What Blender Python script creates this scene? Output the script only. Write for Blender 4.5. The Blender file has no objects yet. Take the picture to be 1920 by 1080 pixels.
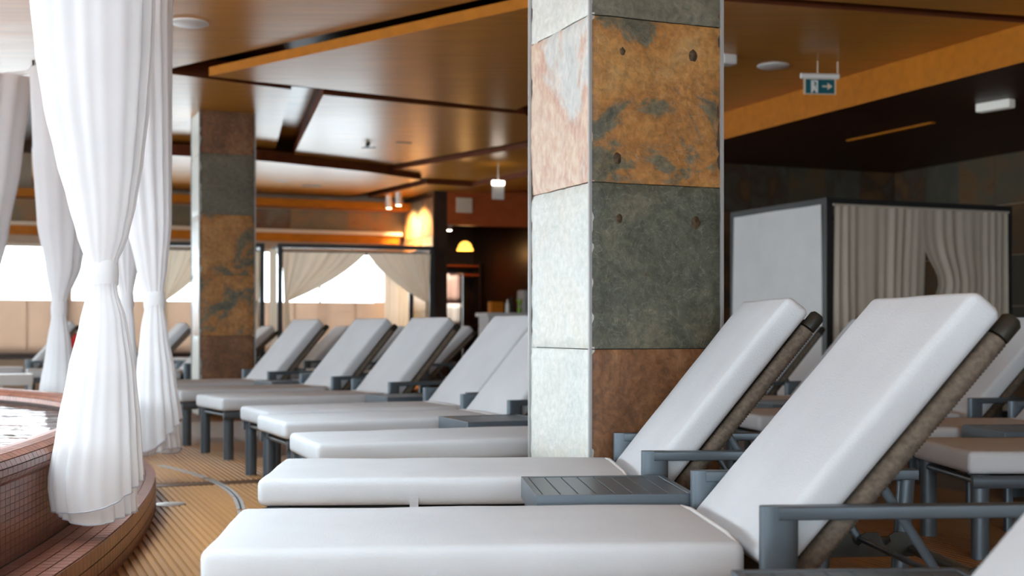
import bpy, bmesh, math, random
from mathutils import Vector, Matrix, noise
random.seed(7)
R = math.radians
scene = bpy.context.scene
col = scene.collection

# ---------------------------------------------------------------- camera, world, light, exposure
F, CX, YH, H = 2350.0, 960.0, 615.0, 0.975        # focal length / horizon in 1920x1080 pixels, eye height
cam_d = bpy.data.cameras.new('camera'); cam = bpy.data.objects.new('camera', cam_d); col.objects.link(cam)
cam.location = (0, 0, H); cam.rotation_euler = (R(90), 0, 0)
cam_d.sensor_width = 36; cam_d.lens = F / 1920 * 36
cam_d.shift_y = (YH - 540) / 1920
cam_d.clip_start = .05; cam_d.clip_end = 200
cam_d.dof.use_dof = True; cam_d.dof.focus_distance = 4.3; cam_d.dof.aperture_fstop = 3.0
scene.camera = cam
scene.view_settings.view_transform = 'Standard'; scene.view_settings.look = 'None'
scene.view_settings.gamma = 1; scene.view_settings.use_curve_mapping = False
scene.view_settings.exposure = 1.70
scene.cycles.use_denoising = True
scene.cycles.max_bounces = 10; scene.cycles.diffuse_bounces = 5; scene.cycles.transparent_max_bounces = 24
scene.cycles.caustics_reflective = False; scene.cycles.caustics_refractive = False
scene.cycles.sample_clamp_indirect = 6

world = bpy.data.worlds.new('overcast_sky'); scene.world = world; world.use_nodes = True
bgn = world.node_tree.nodes['Background']
bgn.inputs[0].default_value = (.81, .92, 1.0, 1); bgn.inputs[1].default_value = 4.2

A = R(22.4)                                            # the building's grid is turned by this much
UX, UY = math.cos(A), math.sin(A)
def G(u, v, z=0.0): return Vector((u*UX - v*UY, u*UY + v*UX, z))
def to_uv(x, y): return (x*UX + y*UY, -x*UY + y*UX)
U_L, U_R, V_F, V_B, V_RB = -11.5, 11.4, -7.0, 20.9, 13.9   # left/right/front/back/right-back walls

def portal(name, u, v, z, su, sz, rotz):
    l = bpy.data.lights.new(name, 'AREA'); l.shape = 'RECTANGLE'; l.size = su; l.size_y = sz
    l.cycles.is_portal = True
    o = bpy.data.objects.new(name, l); col.objects.link(o)
    o.location = G(u, v, z); o.rotation_euler = (R(90), 0, A + rotz)
portal('window_portal', U_L - .3, 7, 1.65, 26, 2.9, R(90) * -1)
portal('window_portal', -5.2, V_F - .3, 1.65, 12.5, 2.9, 0)
portal('window_portal', -2.5, V_B + .3, 1.5, 18, 1.8, R(180))
_pl = bpy.data.lights.new('added_rooflight_portal', 'AREA'); _pl.shape = 'RECTANGLE'; _pl.size = 9.4; _pl.size_y = 11.6; _pl.cycles.is_portal = True
_po = bpy.data.objects.new('added_rooflight_portal', _pl); col.objects.link(_po); _po.location = (-6.38, 3.2, 4.0)

# ---------------------------------------------------------------- pixel helpers
def px(x, y, z):
    d = F*(H - z)/(y - YH); return Vector(((x - CX)/F*d, d, z))
def pd(x, y, d): return Vector(((x - CX)/F*d, d, H + (YH - y)*d/F))
def pv(x, v):                                        # where the ray of column x meets the grid line v: its u
    k = (x - CX)/F; d = v/(UX - UY*k); return k*d*UX + d*UY

# ---------------------------------------------------------------- materials
MATS = {}
def newmat(name):
    m = bpy.data.materials.new(name); m.use_nodes = True
    nt = m.node_tree; b = nt.nodes['Principled BSDF']; MATS[name] = m
    return m, nt, b
def N(nt, t, **kw):
    n = nt.nodes.new(t)
    for k, v in kw.items():
        if k in n.inputs: n.inputs[k].default_value = v
        else: setattr(n, k, v)
    return n
def ramp(nt, fac, stops):
    r = nt.nodes.new('ShaderNodeValToRGB'); e = r.color_ramp.elements
    while len(e) < len(stops): e.new(.5)
    for i, (p, c) in enumerate(stops):
        e[i].position = p; e[i].color = (*c, 1)
    nt.links.new(fac, r.inputs[0]); return r.outputs[0]
def coords(nt, scale=(1, 1, 1), rnd=True):
    tc = N(nt, 'ShaderNodeTexCoord'); mp = N(nt, 'ShaderNodeMapping'); mp.inputs['Scale'].default_value = scale
    nt.links.new(tc.outputs['Object'], mp.inputs[0])
    if rnd:
        oi = N(nt, 'ShaderNodeObjectInfo'); mu = N(nt, 'ShaderNodeMath', operation='MULTIPLY'); mu.inputs[1].default_value = 37.0
        nt.links.new(oi.outputs['Random'], mu.inputs[0])
        cb = N(nt, 'ShaderNodeCombineXYZ'); nt.links.new(mu.outputs[0], cb.inputs[0]); nt.links.new(mu.outputs[0], cb.inputs[2])
        nt.links.new(cb.outputs[0], mp.inputs['Location'])
    return mp.outputs[0]
def bump(nt, b, h, strength, dist=.01):
    bp = N(nt, 'ShaderNodeBump'); bp.inputs['Strength'].default_value = strength; bp.inputs['Distance'].default_value = dist
    nt.links.new(h, bp.inputs['Height']); nt.links.new(bp.outputs[0], b.inputs['Normal'])
def mat(name, c, rough=.5, metal=0., var=.12, scale=6., bmp=0., stretch=(1, 1, 1), bscale=None, spec=None):
    m, nt, b = newmat(name)
    co = coords(nt, stretch)
    n = N(nt, 'ShaderNodeTexNoise'); n.inputs['Scale'].default_value = scale; n.inputs['Detail'].default_value = 5
    nt.links.new(co, n.inputs['Vector'])
    lo = tuple(max(0, x*(1 - var)) for x in c); hi = tuple(min(1, x*(1 + var)) for x in c)
    nt.links.new(ramp(nt, n.outputs[0], [(.3, lo), (.7, hi)]), b.inputs['Base Color'])
    b.inputs['Roughness'].default_value = rough; b.inputs['Metallic'].default_value = metal
    if spec is not None: b.inputs['Specular IOR Level'].default_value = spec
    if bmp:
        n2 = n
        if bscale:
            n2 = N(nt, 'ShaderNodeTexNoise'); n2.inputs['Scale'].default_value = bscale; n2.inputs['Detail'].default_value = 6
            nt.links.new(co, n2.inputs['Vector'])
        bump(nt, b, n2.outputs[0], bmp)
    return m
def emit(name, c, s):
    m, nt, b = newmat(name); b.inputs['Base Color'].default_value = (*c, 1)
    b.inputs['Emission Color'].default_value = (*c, 1); b.inputs['Emission Strength'].default_value = s; return m

def slate(name, stops, rough=.5, scale=2.2, vein=.35, stretch=(1, 1, 1), spec=.5, pits=True, seed=0., bs=.5):
    """layered slate: big colour clouds, finer mottling, pale veins, pits"""
    m, nt, b = newmat(name)
    co = coords(nt, stretch)
    ad = N(nt, 'ShaderNodeVectorMath', operation='ADD'); ad.inputs[1].default_value = (seed, seed*1.7, seed*.6)
    nt.links.new(co, ad.inputs[0]); co = ad.outputs[0]
    n1 = N(nt, 'ShaderNodeTexNoise'); n1.inputs['Scale'].default_value = scale; n1.inputs['Detail'].default_value = 9; n1.inputs['Roughness'].default_value = .68; n1.inputs['Distortion'].default_value = .6
    nt.links.new(co, n1.inputs['Vector'])
    base = ramp(nt, n1.outputs[0], stops)
    n2 = N(nt, 'ShaderNodeTexNoise'); n2.inputs['Scale'].default_value = 34; n2.inputs['Detail'].default_value = 8; n2.inputs['Distortion'].default_value = .5
    nt.links.new(co, n2.inputs['Vector'])
    mx = N(nt, 'ShaderNodeMix', data_type='RGBA', blend_type='OVERLAY'); mx.inputs[0].default_value = .55
    nt.links.new(base, mx.inputs[6])
    nt.links.new(ramp(nt, n2.outputs[0], [(.3, (.25, .25, .25)), (.7, (.78, .76, .72))]), mx.inputs[7])
    v = N(nt, 'ShaderNodeTexNoise'); v.inputs['Scale'].default_value = 9; v.inputs['Detail'].default_value = 3; v.inputs['Distortion'].default_value = 3.2
    nt.links.new(co, v.inputs['Vector'])
    vr = ramp(nt, v.outputs[0], [(.485, (0, 0, 0)), (.5, (1, 1, 1)), (.515, (0, 0, 0))])
    mv = N(nt, 'ShaderNodeMath', operation='MULTIPLY'); mv.inputs[1].default_value = vein; nt.links.new(vr, mv.inputs[0])
    m2 = N(nt, 'ShaderNodeMix', data_type='RGBA'); nt.links.new(mv.outputs[0], m2.inputs[0]); nt.links.new(mx.outputs[2], m2.inputs[6])
    m2.inputs[7].default_value = (.42, .40, .33, 1)
    nt.links.new(m2.outputs[2], b.inputs['Base Color'])
    b.inputs['Roughness'].default_value = rough; b.inputs['Specular IOR Level'].default_value = spec
    s = N(nt, 'ShaderNodeMath', operation='ADD'); nt.links.new(n1.outputs[0], s.inputs[0])
    h2 = N(nt, 'ShaderNodeMath', operation='MULTIPLY'); h2.inputs[1].default_value = .35; nt.links.new(n2.outputs[0], h2.inputs[0])
    nt.links.new(h2.outputs[0], s.inputs[1]); bump(nt, b, s.outputs[0], bs, .02)
    return m

# wood ceiling: warm varnished veneer with long faint grain
def wood(name, c, rough, stretch=(1, 9, 9)):
    m, nt, b = newmat(name)
    co = coords(nt, stretch, rnd=False)
    n = N(nt, 'ShaderNodeTexNoise'); n.inputs['Scale'].default_value = 1.3; n.inputs['Detail'].default_value = 7
    nt.links.new(co, n.inputs['Vector'])
    nt.links.new(ramp(nt, n.outputs[0], [(.25, tuple(x*.82 for x in c)), (.75, tuple(min(1, x*1.12) for x in c))]), b.inputs['Base Color'])
    b.inputs['Roughness'].default_value = rough; b.inputs['Specular IOR Level'].default_value = .2
    n3 = N(nt, 'ShaderNodeTexNoise'); n3.inputs['Scale'].default_value = .5
    nt.links.new(co, n3.inputs['Vector']); bump(nt, b, n3.outputs[0], .06, .05)
    return m
M_ceil = wood('ceiling_veneer', (.60, .27, .038), .3)
M_ceil_dark = wood('ceiling_dark_veneer', (.07, .021, .008), .45)
M_orange = wood('orange_veneer', (.50, .165, .012), .4)
M_edge_shade = wood('shaded_panel_edge', (.15, .04, .014), .5)  # shadow on the panel sides put into a darker veneer colour
M_redwood = wood('red_brown_panel', (.42, .09, .022), .5)
M_darkwood = mat('dark_wood', (.035, .016, .009), .4, var=.3)
M_floor = mat('tan_floor', (.24, .12, .05), .45, var=.15, scale=3)
M_slat = mat('ribbed_floor_tile', (.38, .195, .072), .42, var=.14, scale=5, stretch=(1, .4, 1))
M_joint = mat('dark_floor_strip', (.11, .055, .028), .35)
M_cushion = mat('light_grey_canvas', (.69, .725, .765), .85, var=.035, scale=4, bmp=.25, bscale=260, spec=.2)
M_piping = mat('canvas_piping', (.60, .58, .57), .8, var=.05)
M_metal = mat('blue_grey_aluminium', (.12, .15, .178), .36, metal=.35, var=.08, scale=3)
M_metal_dark = mat('dark_aluminium', (.045, .042, .034), .45, metal=.3)
M_rope = mat('brown_rope', (.16, .125, .095), .8, var=.35, scale=60, bmp=.3)
M_weave = mat('brown_woven_mesh', (.10, .08, .062), .85, var=.3, scale=80, bmp=.4)
M_steel = mat('brushed_steel', (.6, .6, .58), .28, metal=1, var=.05)
M_white = mat('white_plastic', (.82, .82, .80), .4, var=.02)
M_wall = mat('beige_plaster', (.50, .38, .27), .8, var=.06)
M_tan = mat('tan_panel', (.62, .43, .30), .7, var=.05, stretch=(1, 1, .2))
M_cream = mat('cream_trim', (.75, .62, .48), .5, var=.04)
M_black = mat('black_frame', (.02, .02, .022), .4, var=.1)
M_grout = mat('grout', (.045, .03, .025), .9)
M_mosaic = mat('red_brown_mosaic', (.22, .085, .055), .33, var=.28, scale=14, stretch=(1, 1, 1))
M_bluegrey_trim = mat('grey_metal_trim', (.42, .42, .42), .4, metal=.2, var=.05)
M_basin = mat('pool_basin_tile', (.26, .085, .05), .35, var=.2, scale=25)
M_fossil = mat('dark_fossil', (.07, .04, .018), .7, var=.6, scale=70, bmp=.5)
M_red = mat('red_cloth', (.65, .02, .02), .7)
M_bar_white = mat('white_counter', (.72, .74, .76), .35, var=.03)
M_green = mat('green_leaf', (.25, .45, .05), .5)
M_pink = mat('pale_pink_panel', (.62, .42, .36), .6, var=.15, scale=3)

def cloth(name, c, transl, transp, bmpscale=0):
    m, nt, b = newmat(name); nt.nodes.remove(b)
    out = nt.nodes['Material Output']
    co = coords(nt, (1, 1, 1)); n = N(nt, 'ShaderNodeTexNoise'); n.inputs['Scale'].default_value = 5
    nt.links.new(co, n.inputs['Vector'])
    cr = ramp(nt, n.outputs[0], [(.3, tuple(x*.96 for x in c)), (.7, c)])
    d = N(nt, 'ShaderNodeBsdfDiffuse'); t = N(nt, 'ShaderNodeBsdfTranslucent'); nt.links.new(cr, d.inputs[0]); nt.links.new(cr, t.inputs[0])
    a = N(nt, 'ShaderNodeMixShader'); a.inputs[0].default_value = transl
    nt.links.new(d.outputs[0], a.inputs[1]); nt.links.new(t.outputs[0], a.inputs[2])
    tr = N(nt, 'ShaderNodeBsdfTransparent'); mx = N(nt, 'ShaderNodeMixShader'); mx.inputs[0].default_value = transp
    nt.links.new(a.outputs[0], mx.inputs[1]); nt.links.new(tr.outputs[0], mx.inputs[2]); nt.links.new(mx.outputs[0], out.inputs[0])
    return m
M_voile = cloth('white_voile', (.95, .95, .96), .5, .08)
M_hem = cloth('voile_hem', (.62, .62, .68), .3, 0)
M_shade = cloth('tan_window_shade', (.62, .50, .41), .5, 0)
M_linen = cloth('beige_linen', (.84, .73, .58), .45, 0)
M_linen_grey = cloth('grey_linen', (.70, .61, .50), .25, 0)
M_sheet = cloth('white_canvas_sheet', (.92, .92, .92), .3, 0)

def glassmat(name, tint, gloss):
    m, nt, b = newmat(name); nt.nodes.remove(b); out = nt.nodes['Material Output']
    t = N(nt, 'ShaderNodeBsdfTransparent'); t.inputs[0].default_value = (*tint, 1)
    g = N(nt, 'ShaderNodeBsdfGlossy'); g.inputs['Roughness'].default_value = gloss
    fr = N(nt, 'ShaderNodeFresnel'); fr.inputs['IOR'].default_value = 1.33
    mx = N(nt, 'ShaderNodeMixShader')
    nt.links.new(fr.outputs[0], mx.inputs[0]); nt.links.new(t.outputs[0], mx.inputs[1]); nt.links.new(g.outputs[0], mx.inputs[2])
    nt.links.new(mx.outputs[0], out.inputs[0]); return m, nt, g, fr
M_glass = glassmat('window_glass', (.97, .98, .98), .0)[0]
M_water, _nt, _g, _fr = glassmat('pool_water', (.80, .86, .84), .03)
_co = coords(_nt, (1, 2.2, 1), rnd=False)
_n = N(_nt, 'ShaderNodeTexNoise'); _n.inputs['Scale'].default_value = 2.6; _n.inputs['Detail'].default_value = 3
_nt.links.new(_co, _n.inputs['Vector'])
_bp = N(_nt, 'ShaderNodeBump'); _bp.inputs['Strength'].default_value = .14; _bp.inputs['Distance'].default_value = .12
_nt.links.new(_n.outputs[0], _bp.inputs['Height']); _nt.links.new(_bp.outputs[0], _g.inputs['Normal']); _nt.links.new(_bp.outputs[0], _fr.inputs['Normal'])

# slates of the near pillar
S_olive = slate('slate_olive_grey', [(.3, (.10, .095, .07)), (.55, (.16, .15, .11)), (.8, (.22, .19, .13))], .55, 2.2, .2)
S_rust = slate('slate_rust', [(.38, (.10, .10, .075)), (.45, (.17, .14, .085)), (.49, (.36, .16, .045)), (.60, (.44, .22, .065)), (.74, (.40, .26, .12))], .5, 3.0, .25, seed=3.1)
S_green = slate('slate_grey_green', [(.3, (.065, .07, .052)), (.52, (.10, .105, .078)), (.62, (.16, .145, .10)), (.74, (.28, .18, .08))], .48, 2.4, .3, seed=5.3)
S_brown = slate('slate_brown', [(.3, (.10, .05, .027)), (.52, (.21, .095, .042)), (.7, (.32, .16, .07))], .5, 4.2, .1, seed=8.2)
S_glare = slate('slate_daylight_glare', [(.3, (.58, .64, .62)), (.5, (.70, .74, .71)), (.66, (.74, .74, .68)), (.78, (.70, .52, .36))], .4, 1.7, .12, seed=1.4, bs=.35)  # daylight glare on the pillars' left faces put into the pale colour
S_rust_glare = slate('slate_rust_daylight_glare', [(.3, (.56, .62, .62)), (.46, (.68, .70, .68)), (.53, (.66, .46, .36)), (.62, (.74, .58, .46)), (.8, (.55, .42, .40))], .42, 1.7, .12, stretch=(1, 1, .55), seed=2.6, bs=.35)  # rust patches on a pale base that holds the left faces' glare
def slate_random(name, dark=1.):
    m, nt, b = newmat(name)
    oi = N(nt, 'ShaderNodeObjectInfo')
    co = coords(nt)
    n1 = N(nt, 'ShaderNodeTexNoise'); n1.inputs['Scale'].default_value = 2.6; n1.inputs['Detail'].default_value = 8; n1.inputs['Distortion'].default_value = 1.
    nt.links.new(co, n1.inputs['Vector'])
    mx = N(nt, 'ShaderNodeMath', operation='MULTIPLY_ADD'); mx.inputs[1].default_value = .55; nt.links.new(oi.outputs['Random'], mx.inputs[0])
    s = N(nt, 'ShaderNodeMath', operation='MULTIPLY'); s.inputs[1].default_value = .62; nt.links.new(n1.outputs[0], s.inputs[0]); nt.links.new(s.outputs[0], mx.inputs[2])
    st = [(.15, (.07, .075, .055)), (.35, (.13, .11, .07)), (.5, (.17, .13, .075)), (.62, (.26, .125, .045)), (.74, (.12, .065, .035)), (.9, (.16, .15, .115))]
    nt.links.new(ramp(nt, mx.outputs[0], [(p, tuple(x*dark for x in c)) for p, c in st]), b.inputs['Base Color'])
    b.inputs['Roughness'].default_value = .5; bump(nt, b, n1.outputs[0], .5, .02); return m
S_shaded = slate_random('slate_mixed_shaded', .5)  # deep shade on the right-hand walls put into darker stone colours
S_lit = slate_random('slate_mixed_lit', 1.35)  # brightness of the lit return wall put into paler stone colours

# ---------------------------------------------------------------- mesh helpers
def obj(name, bm, m, parent=None, smooth=None):
    me = bpy.data.meshes.new(name); bm.normal_update(); bm.to_mesh(me); bm.free()
    return mobj(name, me, m, parent, smooth)
def mobj(name, me, m, parent=None, smooth=None):
    if m is not None and not me.materials: me.materials.append(m)
    if smooth is not None:
        me.shade_smooth(); me.set_sharp_from_angle(angle=R(smooth))
    o = bpy.data.objects.new(name, me); col.objects.link(o)
    if parent: o.parent = parent
    return o
def empty(name, loc=(0, 0, 0), rz=0.):
    o = bpy.data.objects.new(name, None); col.objects.link(o); o.location = loc; o.rotation_euler = (0, 0, rz); o.empty_display_size = .1
    return o
def tag(o, label, cat, group=None):
    o['label'] = label; o['category'] = cat
    if group: o['group'] = group
    return o
def struct(o, label=None):
    o['kind'] = 'structure'
    if label: o['label'] = label
    return o
def box(bm, lo, hi, mtx=None, bev=0.):
    lo, hi = Vector(lo), Vector(hi)
    r = bmesh.ops.create_cube(bm, size=1.0)
    vs = r['verts']
    for v in vs: v.co = Vector((lo[i] + (v.co[i] + .5)*(hi[i] - lo[i]) for i in range(3)))
    if bev:
        es = list({e for v in vs for e in v.link_edges})
        rr = bmesh.ops.bevel(bm, geom=es, offset=bev, segments=2, affect='EDGES', profile=.6)
        vs = list({v for f in rr['faces'] for v in f.verts} | {v for v in vs if v.is_valid})
    if mtx is not None:
        for v in vs: v.co = mtx @ v.co
    return vs
def sect(a, b, n=14, p=2.6):
    out = []
    for i in range(n):
        t = 2*math.pi*(i + .5)/n; c, s = math.cos(t), math.sin(t)
        out.append((a*math.copysign(abs(c)**(2/p), c), b*math.copysign(abs(s)**(2/p), s)))
    return out
def bar(bm, p0, p1, a, b, side=(0, 1, 0), n=14, p=2.6):
    """straight bar with rounded section; a is measured along `side`, b across it"""
    p0, p1 = Vector(p0), Vector(p1); t = (p1 - p0).normalized()
    s = Vector(side); s = (s - t*s.dot(t)).normalized(); q = t.cross(s)
    rings = []
    for c in (p0, p1):
        rings.append([bm.verts.new(c + s*x + q*y) for x, y in sect(a, b, n, p)])
    for i in range(n):
        bm.faces.new((rings[0][i], rings[0][(i + 1) % n], rings[1][(i + 1) % n], rings[1][i]))
    bm.faces.new(rings[0][::-1]); bm.faces.new(rings[1])
def tube(bm, pts, r, n=8, closed=False, caps=True):
    pts = [Vector(p) for p in pts]; rings = []; L = len(pts); prev = None
    for i, p in enumerate(pts):
        if closed: t = (pts[(i + 1) % L] - pts[i - 1]).normalized()
        else: t = (pts[min(i + 1, L - 1)] - pts[max(i - 1, 0)]).normalized()
        ref = prev if prev is not None else (Vector((0, 0, 1)) if abs(t.z) < .9 else Vector((1, 0, 0)))
        s = (ref - t*ref.dot(t)).normalized(); prev = s; q = t.cross(s)
        rr = r[i] if isinstance(r, (list, tuple)) else r
        rings.append([bm.verts.new(p + (s*math.cos(2*math.pi*k/n) + q*math.sin(2*math.pi*k/n))*rr) for k in range(n)])
    for i in range(L if closed else L - 1):
        a, b = rings[i], rings[(i + 1) % L]
        for k in range(n): bm.faces.new((a[k], a[(k + 1) % n], b[(k + 1) % n], b[k]))
    if caps and not closed: bm.faces.new(rings[0][::-1]); bm.faces.new(rings[-1])
def prism(bm, poly, z0, z1):
    """vertical prism over a plan polygon"""
    ar = sum(poly[i][0]*poly[(i + 1) % len(poly)][1] - poly[(i + 1) % len(poly)][0]*poly[i][1] for i in range(len(poly)))
    if ar < 0: poly = poly[::-1]
    lo = [bm.verts.new((x, y, z0)) for x, y in poly]; hi = [bm.verts.new((x, y, z1)) for x, y in poly]
    bm.faces.new(lo[::-1]); bm.faces.new(hi)
    n = len(poly)
    for i in range(n): bm.faces.new((lo[i], lo[(i + 1) % n], hi[(i + 1) % n], hi[i]))
def lathe(bm, prof, n=24, center=(0, 0, 0)):
    c = Vector(center); rings = []
    for r, z in prof: rings.append([bm.verts.new(c + Vector((r*math.cos(2*math.pi*k/n), r*math.sin(2*math.pi*k/n), z))) for k in range(n)])
    for a, b in zip(rings, rings[1:]):
        for k in range(n): bm.faces.new((a[k], a[(k + 1) % n], b[(k + 1) % n], b[k]))
    bm.faces.new(rings[0][::-1]); bm.faces.new(rings[-1])
def grid(bm, fn, nu, nv, closed_u=False):
    V = [[bm.verts.new(fn(i/(nu if closed_u else nu), j/nv)) for j in range(nv + 1)] for i in range(nu if closed_u else nu + 1)]
    W = len(V)
    for i in range(nu):
        for j in range(nv):
            bm.faces.new((V[i][j], V[(i + 1) % W][j], V[(i + 1) % W][j + 1], V[i][j + 1]))
    return V
def cushion(bm, sx, sy, sz, r=.03, crown=.008, seed=0):
    """soft slab lying 0..sx, -sy/2..sy/2, 0..sz with rounded edges, a slightly crowned face and soft unevenness"""
    h = (sx/2, sy/2, sz/2)
    def ax(hh, n):
        rr = min(r, hh*.98); e = [0, .3*rr, .62*rr, rr]
        core = [rr + (2*hh - 2*rr)*i/n for i in range(1, n)] if n > 1 else []
        return [x - hh for x in e + core + [2*hh - y for y in e[::-1]]]
    X, Y, Z = ax(h[0], 10), ax(h[1], 6), ax(h[2], 1)
    inner = [hh - min(r, hh*.98) for hh in h]
    cache = {}
    def vert(p):
        k = tuple(round(c, 5) for c in p)
        if k in cache: return cache[k]
        q = Vector([max(-inner[i], min(inner[i], p[i])) for i in range(3)]); d = Vector(p) - q
        if d.length > 1e-6: q = q + d.normalized()*min(r, h[2]*.98)
        fx, fy = 1 - (q.x/h[0])**4, 1 - (q.y/h[1])**4
        if q.z > 0: q.z += crown*fx*fy + .004*noise.noise(Vector((q.x*5 + seed, q.y*5, seed)))
        q.y += .003*noise.noise(Vector((q.x*4, q.z*9, seed + 3.)))
        v = bm.verts.new((q.x + h[0], q.y, q.z + h[2])); cache[k] = v; return v
    for a, b, c, ca in ((0, 1, 2, h[2]), (0, 2, 1, h[1]), (1, 2, 0, h[0])):
        L = (X, Y, Z)
        for s in (-1, 1):
            for i in range(len(L[a]) - 1):
                for j in range(len(L[b]) - 1):
                    f = []
                    for (ii, jj) in ((i, j), (i + 1, j), (i + 1, j + 1), (i, j + 1)):
                        p = [0, 0, 0]; p[a] = L[a][ii]; p[b] = L[b][jj]; p[c] = s*ca; f.append(vert(p))
                    flip = (s > 0) == ((a, b, c) == (0, 2, 1))
                    try: bm.faces.new(f[::-1] if flip else f)
                    except ValueError: pass
def copy_tree(o, parent=None):
    c = o.copy(); col.objects.link(c); c.parent = parent
    for ch in list(o.children): copy_tree(ch, c)
    return c

# ================================================================ THE SETTING
# floor
bm = bmesh.new()
prism(bm, [tuple(G(u, v)[:2]) for u, v in ((-12, -7.4), (11.8, -7.4), (11.8, 23), (-12, 23))], -.2, 0)
floor = struct(obj('floor', bm, M_floor), 'tan ribbed non-slip floor of the pool hall')
me_slat = bpy.data.meshes.new('floor_slat'); bm = bmesh.new()
box(bm, (-.0135, 0, 0), (.0135, 1, .007)); 
for v in bm.verts:
    if v.co.z > .003: v.co.x *= .78
bm.to_mesh(me_slat); bm.free(); me_slat.materials.append(M_slat)
def slats(u0, n, v0, v1, pitch=.0345):
    for i in range(n):
        o = bpy.data.objects.new('floor_slat', me_slat); col.objects.link(o); o.parent = floor
        o.location = G(u0 + i*pitch, v0, 0); o.rotation_euler = (0, 0, A); o.scale = (1, v1 - v0, 1)
slats(.15, 150, 2.2, 7.86)
slats(.6, 140, 8.06, 13.2)
bm = bmesh.new()
prism(bm, [tuple(G(u, v)[:2]) for u, v in ((.3, 7.9), (6, 7.9), (6, 8.03), (.3, 8.03))], 0, .006)
obj('joint_strip', bm, M_joint, floor)

# walls --------------------------------------------------------------------------------------
def wall_mesh(name, along, fixed, thick, a0, a1, z0, z1, holes, m):
    """wall on the grid: along 'u' or 'v', spanning a0..a1, with rectangular holes (a,b,zlo,zhi)"""
    bm = bmesh.new()
    def piece(a, b, lo, hi):
        if b - a < 1e-4 or hi - lo < 1e-4: return
        f0, f1 = sorted((fixed, fixed + thick))
        poly = [(a, f0), (b, f0), (b, f1), (a, f1)] if along == 'u' else [(f0, a), (f1, a), (f1, b), (f0, b)]
        prism(bm, [tuple(G(*p)[:2]) for p in poly], lo, hi)
    cur = a0
    for a, b, lo, hi in sorted(holes):
        piece(cur, a, z0, z1); piece(a, b, z0, lo); piece(a, b, hi, z1); cur = b
    piece(cur, a1, z0, z1)
    return struct(obj(name, bm, m))
def gbox(bm, u0, u1, v0, v1, z0, z1):
    prism(bm, [tuple(G(u, v)[:2]) for u, v in ((u0, v0), (u1, v0), (u1, v1), (u0, v1))], z0, z1)
WN = [0]
def window(along, fixed, a, b, lo, hi, m=M_cream, mull=1, t=.06, label=None):
    WN[0] += 1
    bm = bmesh.new()
    def fr(x0, x1, zz0, zz1, d0=-t/2, d1=t/2):
        if along == 'u': gbox(bm, x0, x1, fixed + d0, fixed + d1, zz0, zz1)
        else: gbox(bm, fixed + d0, fixed + d1, x0, x1, zz0, zz1)
    w = .055
    fr(a, b, lo, lo + w); fr(a, b, hi - w, hi); fr(a, a + w, lo + w, hi - w); fr(b - w, b, lo + w, hi - w)
    for k in range(1, mull + 1):
        c = a + (b - a)*k/(mull + 1); fr(c - .02, c + .02, lo + w, hi - w)
    o = struct(obj('window_%d' % WN[0], bm, m), label or 'tall pale framed window with daylight behind')
    for k in range(mull + 1):
        x0 = a + (b - a)*k/(mull + 1) + .03; x1 = a + (b - a)*(k + 1)/(mull + 1) - .03
        bm = bmesh.new(); fr(x0, x1, lo + w, hi - w, -.004, .004)
        obj('pane', bm, M_glass, o)

LW = [(-6.2 + 3.4*i, -6.2 + 3.4*i + 3.1, .25, 3.0) for i in range(8)]
wall_mesh('wall_left', 'v', U_L, -.25, V_F - .25, V_B + .25, 0, 3.7, LW, M_wall)
for h in LW: window('v', U_L - .12, *h, mull=2)
FW = [(-11.0 + 3.3*i, -11.0 + 3.3*i + 3.0, .25, 3.0) for i in range(4)]
wall_mesh('wall_front', 'u', V_F, -.25, U_L, U_R, 0, 3.7, FW, M_wall)
for h in FW: window('u', V_F - .12, *h, mull=2)
wr = wall_mesh('wall_right', 'v', U_R, .25, V_F - .25, V_RB + .25, 0, 3.7, [], M_wall)
U_BAR = pv(757, V_B)
Z_S, Z_H = 1.425, 2.30
bw = [U_L + .4, pv(-900, V_B), pv(-560, V_B), pv(-250, V_B), pv(120, V_B), pv(292, V_B), pv(462, V_B), pv(738, V_B)]
BW = [(bw[i] + .07, bw[i + 1] - .07, .62, Z_H) for i in range(7)]
wb = wall_mesh('wall_back', 'u', V_B, .25, U_L, U_BAR, 0, 3.7, BW, M_wall)
for h in BW: window('u', V_B + .12, *h, mull=1, label='wide low window glaring white with daylight')
# tan panels below the windows, orange curtain box, stone band, cornice
me_p = None
uu = bw[0]
while uu < U_BAR - .1:
    w = min(1.05, U_BAR - .02 - uu)
    bm = bmesh.new(); gbox(bm, uu - .01, uu + w + .01, V_B - .03 - .012*(me_p or 0), V_B - .022 - .012*(me_p or 0), .58, Z_S - .01)
    obj('window_shade', bm, M_shade, wb); uu += w; me_p = 1 - (me_p or 0)
bm = bmesh.new(); gbox(bm, bw[0], U_BAR, V_B - .08, V_B, .50, .575); obj('skirting_rail', bm, M_darkwood, wb)
bm = bmesh.new(); gbox(bm, bw[0], bw[-1] + .05, V_B - .16, V_B, 2.42, 2.56); obj('curtain_box', bm, M_orange, wb)
bm = bmesh.new(); gbox(bm, bw[0], bw[-1] + .10, V_B - .2, V_B, 2.56, 2.62); obj('ledge', bm, M_cream, wb)
bm = bmesh.new(); gbox(bm, bw[0], U_BAR, V_B - .5, V_B - .02, 2.98, 3.10); obj('cornice', bm, M_orange, wb)
def stone_mesh(w, h, t=.025):
    bm = bmesh.new(); box(bm, (0, 0, 0), (w, t, h), bev=.006); me = bpy.data.meshes.new('stone_tile'); bm.to_mesh(me); bm.free(); return me
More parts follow.
